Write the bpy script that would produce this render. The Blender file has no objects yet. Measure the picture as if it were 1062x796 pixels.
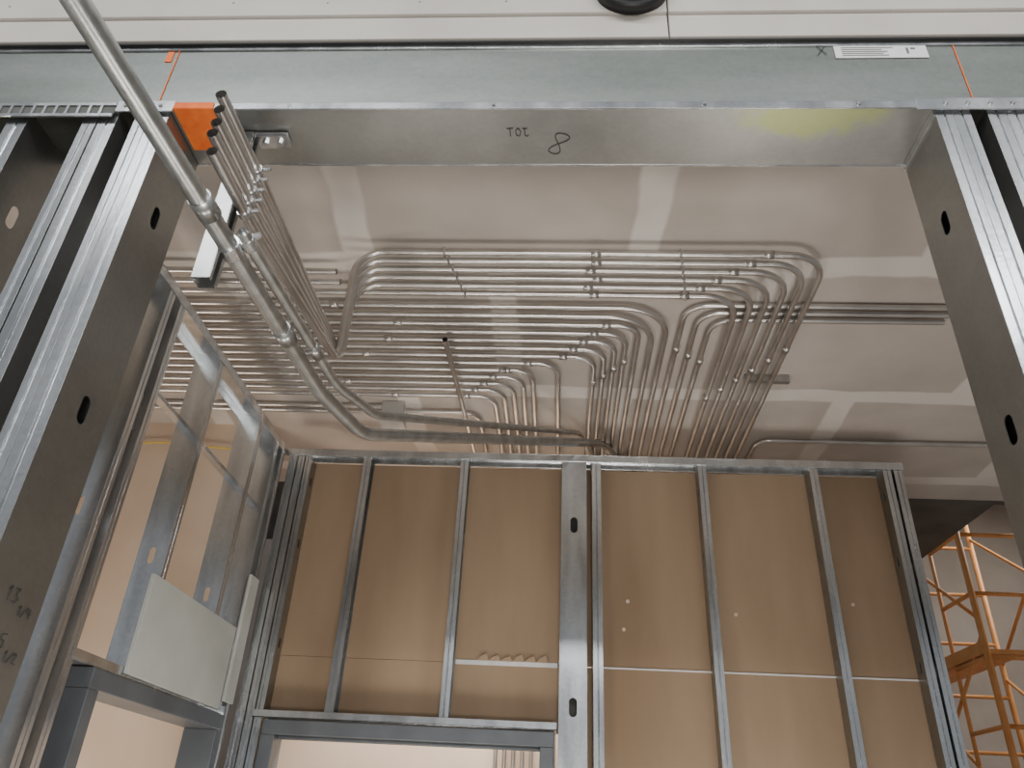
import bpy, math, random
from mathutils import Vector, Matrix
random.seed(4)
S=1.3; H=1.55
def W(x,y,z): return (S*x,S*y,H+S*z)
FL=-H/S
# ---------------- materials
def newmat(name):
    m=bpy.data.materials.new(name); m.use_nodes=True
    nt=m.node_tree; b=nt.nodes['Principled BSDF']
    return m,nt,b
def noise_mat(name,c1,c2,rough=.8,metal=0.0,scale=3,bump=0.0,detail=4,rvar=0.0,stretch=None,bscale=60,spangle=0):
    m,nt,b=newmat(name)
    tc=nt.nodes.new('ShaderNodeTexCoord'); mp=nt.nodes.new('ShaderNodeMapping')
    nt.links.new(tc.outputs['Object'],mp.inputs[0])
    if stretch: mp.inputs['Scale'].default_value=stretch
    n=nt.nodes.new('ShaderNodeTexNoise'); n.inputs['Scale'].default_value=scale; n.inputs['Detail'].default_value=detail
    nt.links.new(mp.outputs[0],n.inputs['Vector'])
    fac=n.outputs['Fac']
    if spangle:
        v=nt.nodes.new('ShaderNodeTexVoronoi'); v.inputs['Scale'].default_value=75; nt.links.new(tc.outputs['Object'],v.inputs['Vector'])
        sp=nt.nodes.new('ShaderNodeSeparateColor'); nt.links.new(v.outputs['Color'],sp.inputs[0])
        mm=nt.nodes.new('ShaderNodeMix'); mm.inputs['Factor'].default_value=spangle
        nt.links.new(fac,mm.inputs['A']); nt.links.new(sp.outputs[0],mm.inputs['B']); fac=mm.outputs['Result']
    r=nt.nodes.new('ShaderNodeValToRGB'); r.color_ramp.elements[0].position=.33; r.color_ramp.elements[1].position=.67
    r.color_ramp.elements[0].color=(*c1,1); r.color_ramp.elements[1].color=(*c2,1)
    nt.links.new(fac,r.inputs[0]); nt.links.new(r.outputs[0],b.inputs['Base Color'])
    b.inputs['Roughness'].default_value=rough; b.inputs['Metallic'].default_value=metal
    if rvar:
        mr=nt.nodes.new('ShaderNodeMapRange'); mr.inputs['To Min'].default_value=rough-rvar; mr.inputs['To Max'].default_value=rough+rvar
        nt.links.new(n.outputs['Fac'],mr.inputs['Value']); nt.links.new(mr.outputs[0],b.inputs['Roughness'])
    if bump:
        n2=nt.nodes.new('ShaderNodeTexNoise'); n2.inputs['Scale'].default_value=bscale
        nt.links.new(tc.outputs['Object'],n2.inputs['Vector'])
        bp=nt.nodes.new('ShaderNodeBump'); bp.inputs['Strength'].default_value=bump; bp.inputs['Distance'].default_value=.01
        nt.links.new(n2.outputs['Fac'],bp.inputs['Height']); nt.links.new(bp.outputs[0],b.inputs['Normal'])
    return m
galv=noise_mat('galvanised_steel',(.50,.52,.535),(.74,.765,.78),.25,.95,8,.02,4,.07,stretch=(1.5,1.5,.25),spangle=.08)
galv_dk=noise_mat('galvanised_shaded_web',(.27,.272,.26),(.36,.362,.345),.36,.9,3,.02,4,.05,spangle=.08)  # same steel as galv, colour darkened to stand for shade on stud webs
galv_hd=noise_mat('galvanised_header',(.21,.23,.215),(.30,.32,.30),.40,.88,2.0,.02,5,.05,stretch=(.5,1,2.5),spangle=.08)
emt=noise_mat('emt_conduit_steel',(.54,.52,.50),(.68,.66,.64),.31,.95,6,0,2,.05)
pipe_m=noise_mat('rigid_conduit_steel',(.40,.41,.40),(.54,.55,.54),.33,.92,20,.02,4,.05)
bluegrey=noise_mat('primed_frame_steel',(.10,.11,.122),(.145,.158,.172),.42,.35,4)
brown=noise_mat('drywall_back_paper',(.27,.185,.115),(.39,.285,.19),.9,0,1.5,.05,5,stretch=(1.4,1,.3))
peach=noise_mat('drywall_wall',(.54,.41,.305),(.68,.55,.43),.9,0,1.2,.03,4)
white_w=noise_mat('drywall_white',(.48,.45,.41),(.58,.545,.50),.9,0,2.5,.04,5)
bay_w=noise_mat('bay_wall_paint',(.36,.30,.255),(.50,.44,.385),.9,0,.9,.04,5)
whiteboard=noise_mat('gypsum_face_paper',(.42,.435,.40),(.50,.515,.48),.85,0,3,.03)
concrete=noise_mat('concrete_floor_mat',(.30,.285,.27),(.42,.40,.38),.7,0,1.5,.1)
orange=noise_mat('orange_paint',(.70,.29,.08),(.82,.39,.14),.5,0,6)
orange_mk=noise_mat('orange_marking_paint',(.80,.13,.012),(.92,.20,.02),.6,0,30)
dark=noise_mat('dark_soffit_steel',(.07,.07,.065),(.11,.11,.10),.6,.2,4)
black=noise_mat('black_rubber',(.008,.008,.008),(.015,.015,.015),.5,0,4)
ink=noise_mat('marker_ink',(.02,.02,.02),(.05,.05,.05),.7,0,30)
paper=noise_mat('label_paper',(.68,.69,.69),(.78,.78,.78),.6,0,20)
boxm=noise_mat('junction_box_steel',(.42,.42,.41),(.52,.52,.51),.5,.5,10)
yellow=noise_mat('yellow_cable',(.7,.5,.05),(.8,.6,.08),.5,0,4)

def ceil_mat():
    m,nt,b=newmat('taped_drywall_ceiling')
    N=nt.nodes.new; L=nt.links.new
    tc=N('ShaderNodeTexCoord'); n0=N('ShaderNodeTexNoise'); n0.inputs['Scale'].default_value=1.6; n0.inputs['Detail'].default_value=3
    L(tc.outputs['Object'],n0.inputs['Vector'])
    sub=N('ShaderNodeVectorMath'); sub.operation='SUBTRACT'; sub.inputs[1].default_value=(.5,.5,.5); L(n0.outputs['Color'],sub.inputs[0])
    sc=N('ShaderNodeVectorMath'); sc.operation='SCALE'; sc.inputs['Scale'].default_value=.12; L(sub.outputs[0],sc.inputs[0])
    ad=N('ShaderNodeVectorMath'); ad.operation='ADD'; L(tc.outputs['Object'],ad.inputs[0]); L(sc.outputs[0],ad.inputs[1])
    mp=N('ShaderNodeMapping'); mp.inputs['Location'].default_value=(.27,.71,0); L(ad.outputs[0],mp.inputs[0])
    br=N('ShaderNodeTexBrick'); br.inputs['Scale'].default_value=1; br.inputs['Brick Width'].default_value=1.3
    br.inputs['Row Height'].default_value=1.17; br.inputs['Mortar Size'].default_value=.08; br.inputs['Mortar Smooth'].default_value=.3
    L(mp.outputs[0],br.inputs['Vector'])
    c=N('ShaderNodeTexNoise'); c.inputs['Scale'].default_value=2.2; c.inputs['Detail'].default_value=6; L(tc.outputs['Object'],c.inputs['Vector'])
    r=N('ShaderNodeValToRGB'); r.color_ramp.elements[0].color=(.42,.375,.335,1); r.color_ramp.elements[1].color=(.50,.45,.405,1)
    r.color_ramp.elements[0].position=.35; r.color_ramp.elements[1].position=.65; L(c.outputs['Fac'],r.inputs[0])
    mul=N('ShaderNodeMath'); mul.operation='MULTIPLY'; L(br.outputs['Fac'],mul.inputs[0])
    mr=N('ShaderNodeMapRange'); mr.inputs['From Min'].default_value=.18; mr.inputs['From Max'].default_value=.5; mr.inputs['To Max'].default_value=.9; L(n0.outputs['Fac'],mr.inputs['Value'])
    L(mr.outputs[0],mul.inputs[1])
    mx=N('ShaderNodeMixRGB'); L(mul.outputs[0],mx.inputs[0]); L(r.outputs[0],mx.inputs[1]); mx.inputs[2].default_value=(.69,.65,.60,1)
    L(mx.outputs[0],b.inputs['Base Color']); b.inputs['Roughness'].default_value=.85
    return m
ceilm=ceil_mat()

def under_mat():
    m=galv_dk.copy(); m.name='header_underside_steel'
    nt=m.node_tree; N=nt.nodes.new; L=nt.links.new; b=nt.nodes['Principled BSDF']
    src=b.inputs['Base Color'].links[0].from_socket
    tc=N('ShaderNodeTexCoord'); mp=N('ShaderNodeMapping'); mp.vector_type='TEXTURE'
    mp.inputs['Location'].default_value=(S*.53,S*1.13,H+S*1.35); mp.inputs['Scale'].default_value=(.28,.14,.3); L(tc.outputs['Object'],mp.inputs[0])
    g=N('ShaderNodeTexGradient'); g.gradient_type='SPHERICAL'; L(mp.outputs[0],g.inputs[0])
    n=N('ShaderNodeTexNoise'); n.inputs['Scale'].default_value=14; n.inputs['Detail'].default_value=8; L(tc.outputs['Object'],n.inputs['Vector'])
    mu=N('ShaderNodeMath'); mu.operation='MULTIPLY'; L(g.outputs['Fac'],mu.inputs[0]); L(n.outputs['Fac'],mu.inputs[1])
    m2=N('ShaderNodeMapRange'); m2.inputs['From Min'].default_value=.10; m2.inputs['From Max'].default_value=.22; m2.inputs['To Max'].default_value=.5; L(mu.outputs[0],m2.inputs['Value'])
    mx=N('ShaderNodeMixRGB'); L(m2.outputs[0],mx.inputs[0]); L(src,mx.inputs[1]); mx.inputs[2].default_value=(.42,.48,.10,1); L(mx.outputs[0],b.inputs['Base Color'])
    return m
underm=under_mat()
# ---------------- helpers
def empty(name):
    e=bpy.data.objects.new(name,None); bpy.context.collection.objects.link(e); return e
class B:
    def __init__(s): s.v=[]; s.f=[]
    def poly(s,pts):
        i=len(s.v); s.v+= [W(*p) for p in pts]; s.f.append(tuple(range(i,i+len(pts))))
    def box(s,x0,x1,y0,y1,z0,z1):
        i=len(s.v)
        s.v+=[W(x,y,z) for z in (z0,z1) for x,y in ((x0,y0),(x1,y0),(x1,y1),(x0,y1))]
        for f in ((3,2,1,0),(4,5,6,7),(0,1,5,4),(1,2,6,5),(2,3,7,6),(3,0,4,7)): s.f.append(tuple(i+k for k in f))
    def cyl(s,p,q,r,n=12):
        p=Vector(p);q=Vector(q);d=(q-p).normalized()
        a=d.cross(Vector((0,0,1)) if abs(d.z)<.9 else Vector((1,0,0))).normalized(); b=d.cross(a)
        i=len(s.v)
        for c in (p,q):
            for k in range(n):
                t=2*math.pi*k/n; s.v.append(W(*(c+a*(r*math.cos(t))+b*(r*math.sin(t)))))
        for k in range(n): s.f.append((i+k,i+(k+1)%n,i+n+(k+1)%n,i+n+k))
        s.f.append(tuple(i+k for k in range(n))[::-1]); s.f.append(tuple(i+n+k for k in range(n)))
    def obj(s,name,mat,parent=None,solid=0,bevel=0,smooth=False):
        me=bpy.data.meshes.new(name); me.from_pydata(s.v,[],s.f); me.update(); me.materials.append(mat)
        o=bpy.data.objects.new(name,me); bpy.context.collection.objects.link(o)
        if parent: o.parent=parent
        if solid:
            m=o.modifiers.new('thick','SOLIDIFY'); m.thickness=solid; m.offset=0
        if bevel:
            m=o.modifiers.new('bev','BEVEL'); m.width=bevel; m.segments=2; m.limit_method='ANGLE'
        if smooth:
            for p in me.polygons: p.use_smooth=len(p.vertices)==4
        return o
X=Vector((1,0,0));Y=Vector((0,1,0));Z=Vector((0,0,1))
def web(b,o,u,v,D,L,holes,hw,hh):
    """sheet o + u*[0,D] + v*[0,L] with real slot holes centred at D/2"""
    o=Vector(o); P=lambda a,c: o+u*a+v*c
    holes=sorted(h for h in holes if hh*1.4<h<L-hh*1.4); c0=0
    for h in holes:
        a=h-hh*1.3; c=h+hh*1.3
        if a>c0: b.poly([P(0,c0),P(D,c0),P(D,a),P(0,a)])
        m=D/2; r=hw; st=hh-r
        left=[(m,h+hh)]+[(m-r*math.sin(t),h+st+r*math.cos(t)) for t in (.5,1.05,1.57)]+[(m-r*math.sin(t),h-st+r*math.cos(t)) for t in (1.57,2.1,2.64)]+[(m,h-hh)]
        b.poly([P(m,a),P(0,a),P(0,c),P(m,c)]+[P(*q) for q in left])
        right=[(2*m-q[0],q[1]) for q in left]
        b.poly([P(*q) for q in reversed(right)]+[P(m,c),P(D,c),P(D,a),P(m,a)])
        c0=c
    b.poly([P(0,c0),P(D,c0),P(D,L),P(0,L)])
def cstud(b,o,u,w,L,D,F,lip=.012,holes=(),hw=.014,hh=.04,v=Z,webb=None):
    o=Vector(o); g=.004
    for base,s in ((o,1),(o+u*D,-1)):
        pr=[(0,0),(0,.42*F),(g,.47*F),(g,.53*F),(0,.58*F),(0,F),(lip,F)]
        for p,q in zip(pr,pr[1:]):
            A=base+u*(s*p[0])+w*p[1]; C=base+u*(s*q[0])+w*q[1]
            b.poly([A,C,C+v*L,A+v*L])
    web(webb or b,o,u,v,D,L,holes,hw,hh)
def rounded(pts,r,n=8):
    pts=[Vector(p) for p in pts]; out=[pts[0]]
    for i in range(1,len(pts)-1):
        P=pts[i]; a=(pts[i-1]-P).normalized(); c=(pts[i+1]-P).normalized()
        rr=r[i-1] if isinstance(r,(list,tuple)) else r
        th=a.angle(c)
        if th>3.12 or rr==0: out.append(P); continue
        t=rr/math.tan(th/2); C=P+(a+c).normalized()*(rr/math.sin(th/2))
        v0=P+a*t-C; v1=P+c*t-C; ang=v0.angle(v1)
        for k in range(n+1):
            f=k/n; out.append(C+(v0*math.sin((1-f)*ang)+v1*math.sin(f*ang))/math.sin(ang))
    out.append(pts[-1]); return out
def tubes(name,paths,rad,mat,parent=None,res=3):
    cu=bpy.data.curves.new(name,'CURVE'); cu.dimensions='3D'; cu.bevel_depth=rad*S; cu.bevel_resolution=res; cu.use_fill_caps=False
    for p in paths:
        sp=cu.splines.new('POLY'); sp.points.add(len(p)-1)
        for q,c in zip(sp.points,p): q.co=(*W(*c),1)
        sp.use_smooth=True
    cu.materials.append(mat)
    o=bpy.data.objects.new(name,cu); bpy.context.collection.objects.link(o)
    if parent: o.parent=parent
    return o
ST={'1':[[(.2,.75),(.5,1),(.45,0)]],'3':[[(.1,.95),(.7,1),(.35,.6),(.75,.3),(.4,0),(.05,.1)]],'/':[[(.9,1.05),(0,-.05)]],
'4':[[(.35,1),(.1,.45),(.8,.5)],[(.65,.95),(.55,0)]],'9':[[(.7,.85),(.35,1),(.1,.7),(.4,.5),(.7,.85),(.6,0)]],'5':[[(.75,1),(.2,.95),(.15,.6),(.6,.55),(.65,.15),(.1,.02)]],
'2':[[(.1,.8),(.4,1),(.65,.75),(.1,.05),(.75,.02)]],'X':[[(.05,.95),(.8,.05)],[(.8,1),(0,0)]],'J':[[(.2,1),(.8,.95)],[(.55,.97),(.5,.1),(.2,0),(.05,.2)]],
'O':[[(.4,1),(.05,.6),(.2,.05),(.6,.1),(.7,.7),(.4,1)]],'T':[[(.05,1),(.85,.95)],[(.45,.97),(.4,0)]],
'8':[[(.5+.33*math.sin(2*t)*(1.0 if math.cos(t)<0 else .8),.5+.5*math.cos(t)) for t in [k*math.pi/12 for k in range(25)]]]}
def hand(name,s,o,u,v,size,parent,r=.0009):
    """hand-written marker strokes lying on a surface; u = writing direction, v = up of letters"""
    o=Vector(o);u=Vector(u).normalized();v=Vector(v).normalized(); P=[]
    for i,ch in enumerate(s):
        for stv in ST.get(ch,[]): P.append([o+u*((a+i*.95)*size)+v*(c*size*1.25) for a,c in stv])
    tubes(name,P,r,ink,parent,1)
ZC=1.76; ZT=1.55; YP=3.3; HB=1.35; HT=1.566; YF=1.13; YBK=1.284
XL=-.87; XR=.775
# ---------------- shell
b=B(); b.box(-5,7,-3,9,FL-.05,FL); b.obj('floor',concrete)
b=B(); b.box(-5,5.5,YBK,4.2,ZC,ZC+.06); b.obj('ceiling',ceilm)
b=B(); b.box(2.5,7,4.2,9,3.9,3.95); b.obj('ceiling_high_bay',white_w)
b=B(); b.box(-5,2.5,4.2,5.25,ZC-.005,ZC+.3); b.box(-5,5.5,4.2,4.26,ZC,3.9); b.obj('soffit_beam',dark)
b=B(); b.box(-1.45,1.93,4.32,4.38,FL,ZC-.005); b.obj('wall_back',peach)
b=B(); b.box(-5,-1.46,3.46,3.54,FL,ZC); b.obj('wall_left',peach)
b=B(); b.box(-5,7,8.9,9,FL,3.9); b.obj('wall_far',bay_w)
b=B(); b.box(6.9,7,4.2,8.9,FL,3.9); b.obj('wall_right',bay_w)
e=empty('wall_front')
b=B(); b.box(-3.5,3.5,1.13,YBK,HT+.004,2.9); b.obj('core',white_w,e)
b=B(); b.box(-3.5,.235,1.104,1.13,1.652,2.9); b.box(.238,3.5,1.104,1.13,1.652,2.9); b.obj('drywall_face',white_w,e,bevel=.003)
b=B(); b.box(-3.5,3.5,1.116,1.129,HT-.002,HT+.003); b.obj('gap_shade_strip',black,e)  # black strip painted in for the shaded gap above the header
b=B(); b.box(-3.5,.235,1.112,1.13,HT+.006,1.650); b.box(.239,3.5,1.112,1.13,HT+.006,1.650); b.obj('drywall_lower_layer',white_w,e,bevel=.002)
b=B()
for i in range(14):
    x=-1.6+.25*i+random.uniform(-.06,.06); z=1.70+random.uniform(-.004,.004); b.cyl((x,1.103,z),(x,1.1045,z),.0025,8)
b.obj('screw_heads',galv_dk,e)
e=empty('round_vent_cap')
b=B(); b.cyl((.155,1.075,1.725),(.155,1.104,1.725),.085,40); b.obj('collar',black,e,smooth=True)
b=B(); b.cyl((.155,1.068,1.725),(.155,1.08,1.725),.072,40); b.obj('cap',black,e,smooth=True)
# ---------------- header
e=empty('header_beam')
b=B(); b.poly([(-3,YF,HB),(3,YF,HB),(3,YF,HT),(-3,YF,HT)]); b.poly([(-3,YF,HT),(3,YF,HT),(3,YF+.03,HT),(-3,YF+.03,HT)])
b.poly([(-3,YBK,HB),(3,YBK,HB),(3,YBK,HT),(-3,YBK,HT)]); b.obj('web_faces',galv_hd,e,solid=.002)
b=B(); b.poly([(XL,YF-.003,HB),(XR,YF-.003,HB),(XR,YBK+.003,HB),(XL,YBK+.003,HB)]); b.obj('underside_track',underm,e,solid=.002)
b=B(); b.box(-3,3,YF-.008,YF-.003,HB-.003,HB+.018); b.box(-3,3,YBK,YBK+.005,HB-.003,HB+.018); b.box(-3,3,YF-.006,YF,HT-.012,HT+.001); b.obj('track_lip',galv,e,bevel=.002)
b=B(); b.box(XR-.04,XR+.32,YF-.011,YF-.007,HB-.012,HB+.022); b.box(XL-.12,XL+.01,YF-.011,YF-.007,HB-.012,HB+.022)
b.box(XR-.005,XR+.0,YF,YBK,HB-.02,HB-.001); b.obj('clip_angle',galv,e,bevel=.001)
b=B()
for x in list(XR+.02+.045*i for i in range(6))+[XL-.1,XL-.05,XL-.02]:
    b.cyl((x,YF-.015,HB+.006),(x,YF-.01,HB+.006),.0045,8)
for x in (-.6,-.15,.3,.62): b.cyl((x,YF-.012,HB+.008),(x,YF-.007,HB+.008),.004,8)
b.obj('screws',galv_dk,e)
b=B(); z0,z1=HB-.03,HB+.012; x=-3.0
b.box(-3,-.99,YF-.014,YF-.011,z1-.008,z1); b.box(-3,-.99,YF-.014,YF-.011,z0,z0+.008)
while x<-1.0: b.box(x,x+.006,YF-.014,YF-.011,z0+.008,z1-.008); x+=.026
b.obj('slotted_track',galv,e)
b=B(); b.box(-3,-.99,YF-.0105,YF-.009,z0,z1); b.obj('slot_shade_backing',dark,e)  # dark sheet stands in for the shade inside the slots
b=B(); b.box(XL+.01,XL+.10,YF-.0095,YBK-.045,HB-.0035,HB-.0022); b.box(XL+.005,XL+.10,YF-.0105,YF-.0085,HB-.002,HB+.016)
b.box(-.905,-.903,YF-.003,YF-.0015,HB+.02,HT-.01); b.box(-.93,-.915,YF-.003,YF-.0015,HT-.05,HT-.015); b.box(-.975,-.945,YF-.003,YF-.0015,HB+.02,HB+.055)
b.box(.859,.861,YF-.003,YF-.0015,HB+.02,HT-.01); b.obj('orange_marks',orange_mk,e)
b=B(); b.box(.60,.80,YF-.004,YF-.002,1.513,1.553); b.obj('product_label',paper,e)
b=B()
for i in range(5): b.box(.615,.70+random.uniform(0,.03),YF-.005,YF-.004,1.519+.0065*i,1.521+.0065*i)
b.box(.755,.76,YF-.005,YF-.004,1.525,1.545); b.box(.765,.775,YF-.005,YF-.004,1.54,1.545); b.obj('label_print',galv_dk,e)
hand('marker_x','X',(.563,YF-.003,1.525),X,Z,.024,e)
hand('marker_8','8',(-.02,1.185,HB-.0025),(1,.35,0),(-.45,1,0),.05,e)
hand('marker_jot','JOT',(-.075,1.20,HB-.0025),-X,-Y,.018,e)
# ---------------- jambs
holes=[z-FL for z in (-.75,-.287,.175,.637,1.105)]
def jamb(name,specs,w):
    e=empty(name); b=B(); wb=B()
    for x,F in specs: cstud(b,(x,YF,FL),Y,w,HB-FL-.004,YBK-YF,F,.014,holes,.013,.028,webb=wb)
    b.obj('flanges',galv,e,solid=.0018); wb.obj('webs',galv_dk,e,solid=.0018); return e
jl=jamb('jamb_stud_pack',[(XL,.042),(XL-.044,.03),(-.985,.04),(-1.03,.03),(-1.19,.045),(-1.42,.045)],-X)
jr=jamb('jamb_stud_pack',[(XR,.034),(XR+.036,.034),(.88,.036),(.918,.036),(1.06,.04),(1.3,.04)],X)
hand('marker_13','13',(XL+.002,1.185,.285),Y,Z,.019,jl); hand('marker_q','1/4',(XL+.002,1.225,.27),Y,Z,.013,jl)
hand('marker_95','95',(XL+.002,1.19,.215),Y,Z,.019,jl); hand('marker_h','1/2',(XL+.002,1.23,.20),Y,Z,.013,jl)
# ---------------- far partition
e=empty('partition_frame')
D=.075
b=B(); wb=B()
def ps(x,F=.036,w=X,z0=FL,z1=ZT,y=YP): cstud(b,(x,y,z0),Y,w,z1-z0,D,F,.008,[z-FL for z in (.2,.66,1.1,1.4)],.009,.022,webb=wb) if z0==FL else cstud(b,(x,y,z0),Y,w,z1-z0,D,F,.008,[.3,.8],.009,.022,webb=wb)
ZD=.36
ps(-1.275);ps(-1.232);ps(-1.165,w=-X)
ps(-.915,z0=ZD);ps(-.45,z0=ZD)
ps(.165,.04);ps(.655);ps(1.16);ps(1.49);ps(1.575,w=-X)
cstud(b,(.027,YP-.004,FL),X,Y,ZT-FL,.112,.05,.01,[z-FL for z in (-.3,.45,1.21)],.016,.036,webb=b)
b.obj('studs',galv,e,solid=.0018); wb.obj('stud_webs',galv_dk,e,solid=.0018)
b=B(); b.box(.035,.13,YP+.05,YP+.055,FL,ZT-.01); b.obj('column_shade_backing',dark,e)  # dark sheet added behind the knockouts so the holes read as shade
b=B()
b.box(-1.28,1.585,YP-.006,YP-.001,ZT-.03,ZT+.004); b.box(-1.28,1.585,YP-.006,YP+D+.004,ZT+.002,ZT+.006); b.box(-1.28,1.585,YP+D,YP+D+.004,ZT-.03,ZT+.004)
b.box(-1.2,.02,YP-.022,YP+D,ZD,ZD+.006); b.box(-1.2,.02,YP-.022,YP-.018,ZD,ZD+.03)
b.box(.15,1.585,YP-.004,YP+D,FL,FL+.004)
b.obj('tracks',galv,e,bevel=.002)
yb=YP+D+.005
b=B(); b.box(-1.28,.03,yb,yb+.012,ZD,.618); b.box(-1.28,.03,yb,yb+.012,.620,ZT-.035)
for x0,x1 in ((.03,.655),(.657,1.6)):
    b.box(x0,x1,yb,yb+.012,FL,.618); b.box(x0,x1,yb,yb+.012,.624,ZT-.035)
b.obj('drywall_back',brown,e)
b=B(); b.box(-.41,.02,yb-.004,yb,.612,.63); b.box(.2,1.49,yb-.004,yb,.617,.623); b.obj('joint_trim',paper,e)
b=B()
for i in range(6):
    x=-.32+.05*i; h=random.uniform(.015,.03); b.poly([(x,yb-.006,.63),(x+.05,yb-.006,.63),(x+.04,yb-.012,.63+h),(x+.015,yb-.01,.63+h*.6)])
b.obj('torn_paper',brown,e,solid=.002)
b=B()
for x,z in ((.32,.9),(.78,.86),(.3,.78),(1.28,.92)): b.cyl((x,yb-.003,z),(x,yb,z),.008,10)
b.obj('screw_dimples',peach,e)
def frame_y(name,x0,x1,y,zt,w):
    e=empty(name); b=B()
    b.box(x0,x1,y-.02,y+.09,zt-w,zt); b.box(x0,x0+w,y-.02,y+.09,FL,zt-w); b.box(x1-w,x1,y-.02,y+.09,FL,zt-w)
    b.box(x0+w,x1-w,y+.02,y+.05,zt-w-.012,zt-w)
    b.obj('frame_profile',bluegrey,e,bevel=.004)
frame_y('door_1',-1.15,.01,YP,ZD-.004,.055)
# ---------------- left partition (runs in depth)
e=empty('side_partition_frame')
XW=-1.295
b=B(); wb=B()
for y in (1.45,1.85,2.0,2.08,2.45,2.93,3.15,3.24):
    z0=FL if y<2.2 or y>3.1 else ZD
    cstud(b,(XW,y,z0),-X,Y,ZT-z0,.10,.036,.01,[z-z0 for z in (.75,)],.01,.028,webb=wb)
b.obj('studs',galv,e,solid=.0018); wb.obj('stud_webs',galv,e,solid=.0018)
b=B(); b.box(XW-.104,XW+.004,1.3,3.37,ZT,ZT+.005); b.box(XW,XW+.004,1.3,3.29,ZT-.032,ZT); b.box(XW-.104,XW-.1,1.3,3.37,ZT-.032,ZT)
b.box(XW-.1,XW+.004,2.1,3.22,ZD-.005,ZD); b.box(XW,XW+.004,2.1,3.22,ZD,ZD+.025)
b.obj('tracks',galv,e,bevel=.002)
b=B(); b.box(XW-.08,XW-.05,2.1,3.2,1.22,1.235); b.obj('bridging_channel',galv,e)
e2=empty('drywall_offcut'); b=B(); b.box(XW+.005,XW+.019,2.38,3.12,.365,.67); b.obj('board',whiteboard,e2,bevel=.002)
b=B(); b.box(XW+.006,XW+.02,3.16,3.25,.40,.90); b.obj('strip_board',whiteboard,e2,bevel=.002)
e=empty('door_2'); b=B()
y0,y1,w=2.2,3.2,.055; zt=ZD-.008
b.box(XW-.11,XW+.02,y0,y1,zt-w,zt); b.box(XW-.11,XW+.02,y0,y0+w,FL,zt-w); b.box(XW-.11,XW+.02,y1-w,y1,FL,zt-w)
b.obj('frame_profile',bluegrey,e,bevel=.004)
# ---------------- conduits
ZA=1.712; ZB=1.735; R=.0115
e=empty('conduit_bundle')
A=[];cp=B()
def coup(p,d,r=R*1.25,l=.034):
    p=Vector(p);d=Vector(d); cp.cyl(p-d*l/2,p+d*l/2,r,12)
NA=6; NS=5
for k in range(NA):
    y=2.03+.046*k; xr=.895-.049*k
    tail=[(xr,y,ZA),(xr+.02,4.24,ZA),(xr+.02,4.24,-.6)]
    if k<NS:
        z0=1.11+.031*k; z1=1.265+.03*k; ye=1.01+random.uniform(-.02,.02); x1=-.70-.012*k
        A.append(rounded([(-.675,ye,z0),(-.675,1.25,z0+.01),(x1,y,z1),(x1,y,ZA)]+tail,[.3,.07,.1,.13,.06]))
    else: A.append(rounded([(-4.5,y,ZA)]+tail,[.13,.06]))
    coup((.12+random.uniform(-.02,.02),y,ZA),X)
    coup((xr+.005,2.6+.08*k,ZA),Y); coup((xr-.2,y,ZA),X)
tubes('upper_run',A,R,emt,e)
BX=[.42,.37,.315,.27,.23,.19,.15,.0,-.11,-.155,-.20,-.245,-.29]
Bp=[]
for i,x in enumerate(BX):
    y=2.37+.058*i
    xe=-4.5
    Bp.append(rounded([(xe,y,ZB),(x,y,ZB),(x+.01,4.27,ZB),(x+.01,4.27,-.6)],[.18 if i<2 else .085,.03]))
    if i%2==0: coup((-.62+random.uniform(-.5,.4),y,ZB),X)
    if i>1: coup((x-.13,y,ZB),X)
    if i in (3,4,5,6): coup((x+.005,y+.2,ZB),Y)
tubes('ceiling_run',Bp,R,emt,e)
C=[]
for y in (2.14,2.20): C.append([(-4.5,y,ZA),(-.80,y,ZA)])
for y,x1,xt in ((2.36,1.46,.475),(2.405,1.48,.53),(2.45,1.45,.585)):
    C.append(rounded([(x1,y,1.745),(xt,y,1.745),(xt+.01,4.25,1.745)],.09)); coup((xt+.005,y+.3,1.745),Y)
for y in (3.2,3.25): C.append([(-3.5,y,1.742),(-.83,y,1.742)])
C.append(rounded([(-.74,3.24,1.742),(-.38,3.24,1.742),(-.36,4.25,1.742)],.09))
C.append(rounded([(2.4,3.47,1.742),(.99,3.47,1.742),(.985,4.25,1.742)],.07))
C.append([(-.445,2.49,1.66),(-.40,4.28,1.69)])
tubes('branch_runs',C,R,emt,e)
cp.obj('couplings',emt,e,smooth=True)
b=B(); b.box(.80,.99,2.87,2.895,ZA+.0125,ZC-.001); b.obj('strut_rails',pipe_m,e)
b=B()
for x in (-.40,.40):
    for k in range(NA):
        y=2.03+.046*k; xx=x+.01*k; b.box(xx,xx+.008,y-.0135,y+.0135,ZA-.0132,ZA+.0132)
b.obj('conduit_straps',galv,e)
e=empty('junction_box'); b=B(); b.box(-.835,-.73,3.17,3.28,1.66,ZC-.002); b.obj('box_body',boxm,e,bevel=.004)
b=B(); b.box(-.84,-.725,3.165,3.285,1.652,1.66); b.obj('cover',boxm,e,bevel=.003)
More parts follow.
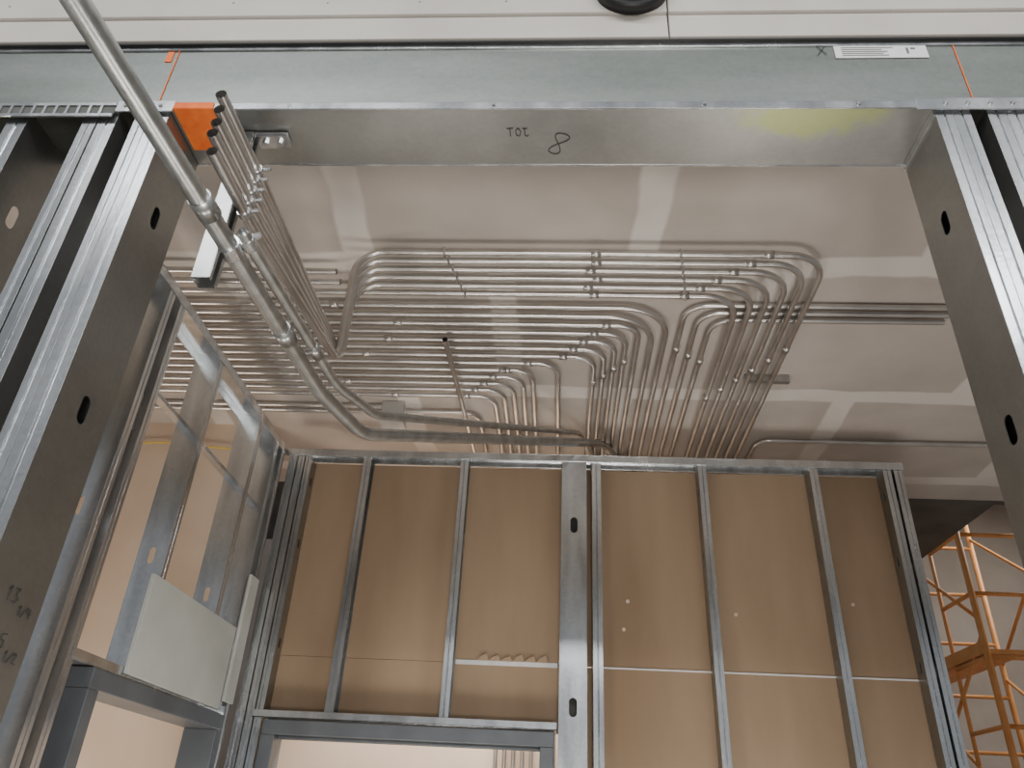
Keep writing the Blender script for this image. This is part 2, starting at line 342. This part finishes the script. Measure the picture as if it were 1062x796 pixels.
# big rigid conduits
e=empty('rigid_conduit')
p1=rounded([(-.725,.45,1.02),(-.65,1.8,1.02),(-.60,2.10,1.045),(.23,3.46,1.70),(.5,4.1,1.70)],[.5,.24,.3],14)
tubes('large_pipe',[p1],.0205,pipe_m,e,5)
p2=rounded([(-.648,1.17,1.035),(-.61,1.8,1.045),(-.55,2.04,1.08),(.11,3.38,1.715),(.3,4.1,1.715)],[.5,.22,.2],14)
tubes('small_pipe',[p2],.0135,pipe_m,e,4)
b=B()
for y,x in ((1.08,-.690),(1.52,-.6655)): b.cyl((x,y-.025,1.02),(x+.003,y+.025,1.02),.0232,20)
b.cyl((-.622,1.60,1.0418),(-.6185,1.65,1.0426),.0155,16)
b.obj('pipe_couplings',pipe_m,e,smooth=True)
# strut hanger
e=empty('strut_hanger'); b=B()
xs=-.735; zb=.93
b.poly([(xs,1.185,zb),(xs,1.185,HB-.004),(xs,1.222,HB-.004),(xs,1.222,zb)])
for y in (1.185,1.222):
    b.poly([(xs,y,zb),(xs+.037,y,zb),(xs+.037,y,HB-.004),(xs,y,HB-.004)])
    s=1 if y<1.2 else -1
    b.poly([(xs+.037,y,zb),(xs+.037,y+s*.010,zb),(xs+.037,y+s*.010,HB-.004),(xs+.037,y,HB-.004)])
b.obj('channel',pipe_m,e,solid=.003)
b=B(); b.box(xs,-.62,1.185,1.222,HB-.01,HB-.004); b.box(-.69,-.62,1.185,1.222,HB-.018,HB-.01)
for x in (-.672,-.64): b.cyl((x,1.203,HB-.026),(x,1.203,HB-.01),.008,6)
b.obj('top_bracket',galv,e,bevel=.001)
b=B()
for k in range(NS):
    z=1.118+.031*k
    b.cyl((-.675,1.196,z),(-.675,1.211,z),.0145,14); b.cyl((-.66,1.203,z+.004),(-.645,1.203,z+.006),.005,6)
b.cyl((-.683,1.188,1.02),(-.683,1.22,1.02),.0243,18); b.cyl((-.648,1.19,1.035),(-.646,1.218,1.035),.016,14); b.cyl((-.665,1.2,1.035),(-.625,1.2,1.055),.007,6)
b.obj('pipe_clamps',galv,e)
e=empty('electrical_panel'); b=B()
for x in (-.95,-.35,.25,.8): b.box(x,x+.4,4.12,4.24,-.75,.02)
b.obj('cabinets',boxm,e,bevel=.005)
b=B()
for x in (-.95,-.35,.25,.8): b.box(x+.02,x+.38,4.11,4.12,-.73,0)
b.obj('doors',whiteboard,e,bevel=.003)
tubes('yellow_cable',[rounded([(-4,3.44,1.66),(-2.6,3.44,1.60),(-2,3.44,1.64),(-1.48,3.44,1.6)],.3)],.004,yellow)
# scaffold
e=empty('scaffold_tower'); b=B(); pl=B()
x0,x1,y0,y1=2.86,3.75,5.4,6.9; top=2.75
for x in (x0,x1):
    for y in (y0,y1): b.cyl((x,y,FL),(x,y,top),.022)
z=FL+.25
while z<top:
    for x in (x0,x1): b.cyl((x,y0,z),(x,y0+.45,z),.015)
    b.cyl((x0,y0,z),(x1,y0,z),.015); b.cyl((x0,y1,z),(x1,y1,z),.015)
    z+=.42
for x in (x0,x1):
    b.cyl((x,y0+.45,FL),(x,y0+.45,top),.014)
    for i in range(3):
        za=FL+.2+1.2*i; b.cyl((x,y0,za),(x,y1,za+1.1),.013); b.cyl((x,y1,za),(x,y0,za+1.1),.013)
b.obj('frames',orange,e,smooth=True)
for z in (.25,1.2): pl.box(x0-.02,x0+.01,y0,y1,z-.02,z+.06); pl.box(x0,x0+.25,y0,y1,z-.02,z+.01)
pl.obj('toe_boards',orange,e)
# ---------------- lights
wd=bpy.data.worlds.new('World'); bpy.context.scene.world=wd; wd.use_nodes=True
wd.node_tree.nodes['Background'].inputs[0].default_value=(.94,.96,1,1); wd.node_tree.nodes['Background'].inputs[1].default_value=.31
def area(name,loc,tgt,sx,sy,power,col):
    l=bpy.data.lights.new(name,'AREA'); l.shape='RECTANGLE'; l.size=sx; l.size_y=sy; l.energy=power; l.color=col
    o=bpy.data.objects.new(name,l); o.location=W(*loc); bpy.context.collection.objects.link(o)
    o.rotation_euler=(Vector(W(*tgt))-o.location).to_track_quat('-Z','Y').to_euler()
area('streak_light_strip',(-1.2,-1.6,3.2),(-.2,1.2,.8),3.5,.25,110,(.98,.99,1))  # unseen strips added behind the camera to streak the steel flanges
area('streak_light_strip',(1.6,-2.2,3.0),(.4,1.2,.8),3.5,.25,110,(.98,.99,1))
area('streak_light_strip',(.2,-4.2,3.0),(0,1.2,.8),4,.25,110,(.99,.99,1))
area('floor_work_light',(.3,-.9,-.6),(0,2.6,1.7),1.0,.5,70,(1,.95,.885))
area('room_low_light',(.9,2.3,-1.0),(.2,2.6,1.7),1.2,.8,30,(1,.95,.885))
area('room_low_light',(-.6,2.0,-1.0),(-1.2,2.8,1.4),.8,.6,23,(1,.93,.85))  # unseen lamp added to brighten the left partition
area('back_room_light',(-.4,3.8,1.3),(-.4,4.1,-.5),1.5,.3,85,(1,.99,.97))
area('side_room_light',(-2.6,2.4,-.6),(-2.2,3.4,1.0),1.2,.6,40,(1,.85,.70))
area('bay_light',(4.6,6.2,3.5),(4.0,6.5,0),2.0,1.2,120,(1,.96,.90))
# ---------------- camera
f=797.0
Yc=Vector((39,-470,-797)).normalized(); Zc=Vector((73,1358,-797)); Zc=(Zc-Yc*Zc.dot(Yc)).normalized(); Xc=Yc.cross(Zc)
R3=Matrix((Xc,Yc,Zc))
cam=bpy.data.cameras.new('camera'); co=bpy.data.objects.new('camera',cam); bpy.context.collection.objects.link(co)
co.matrix_world=Matrix.Translation(W(0,0,0))@R3.to_4x4()
cam.sensor_fit='HORIZONTAL'; cam.sensor_width=36; cam.lens=36*f/1062; cam.clip_start=.02
bpy.context.scene.camera=co
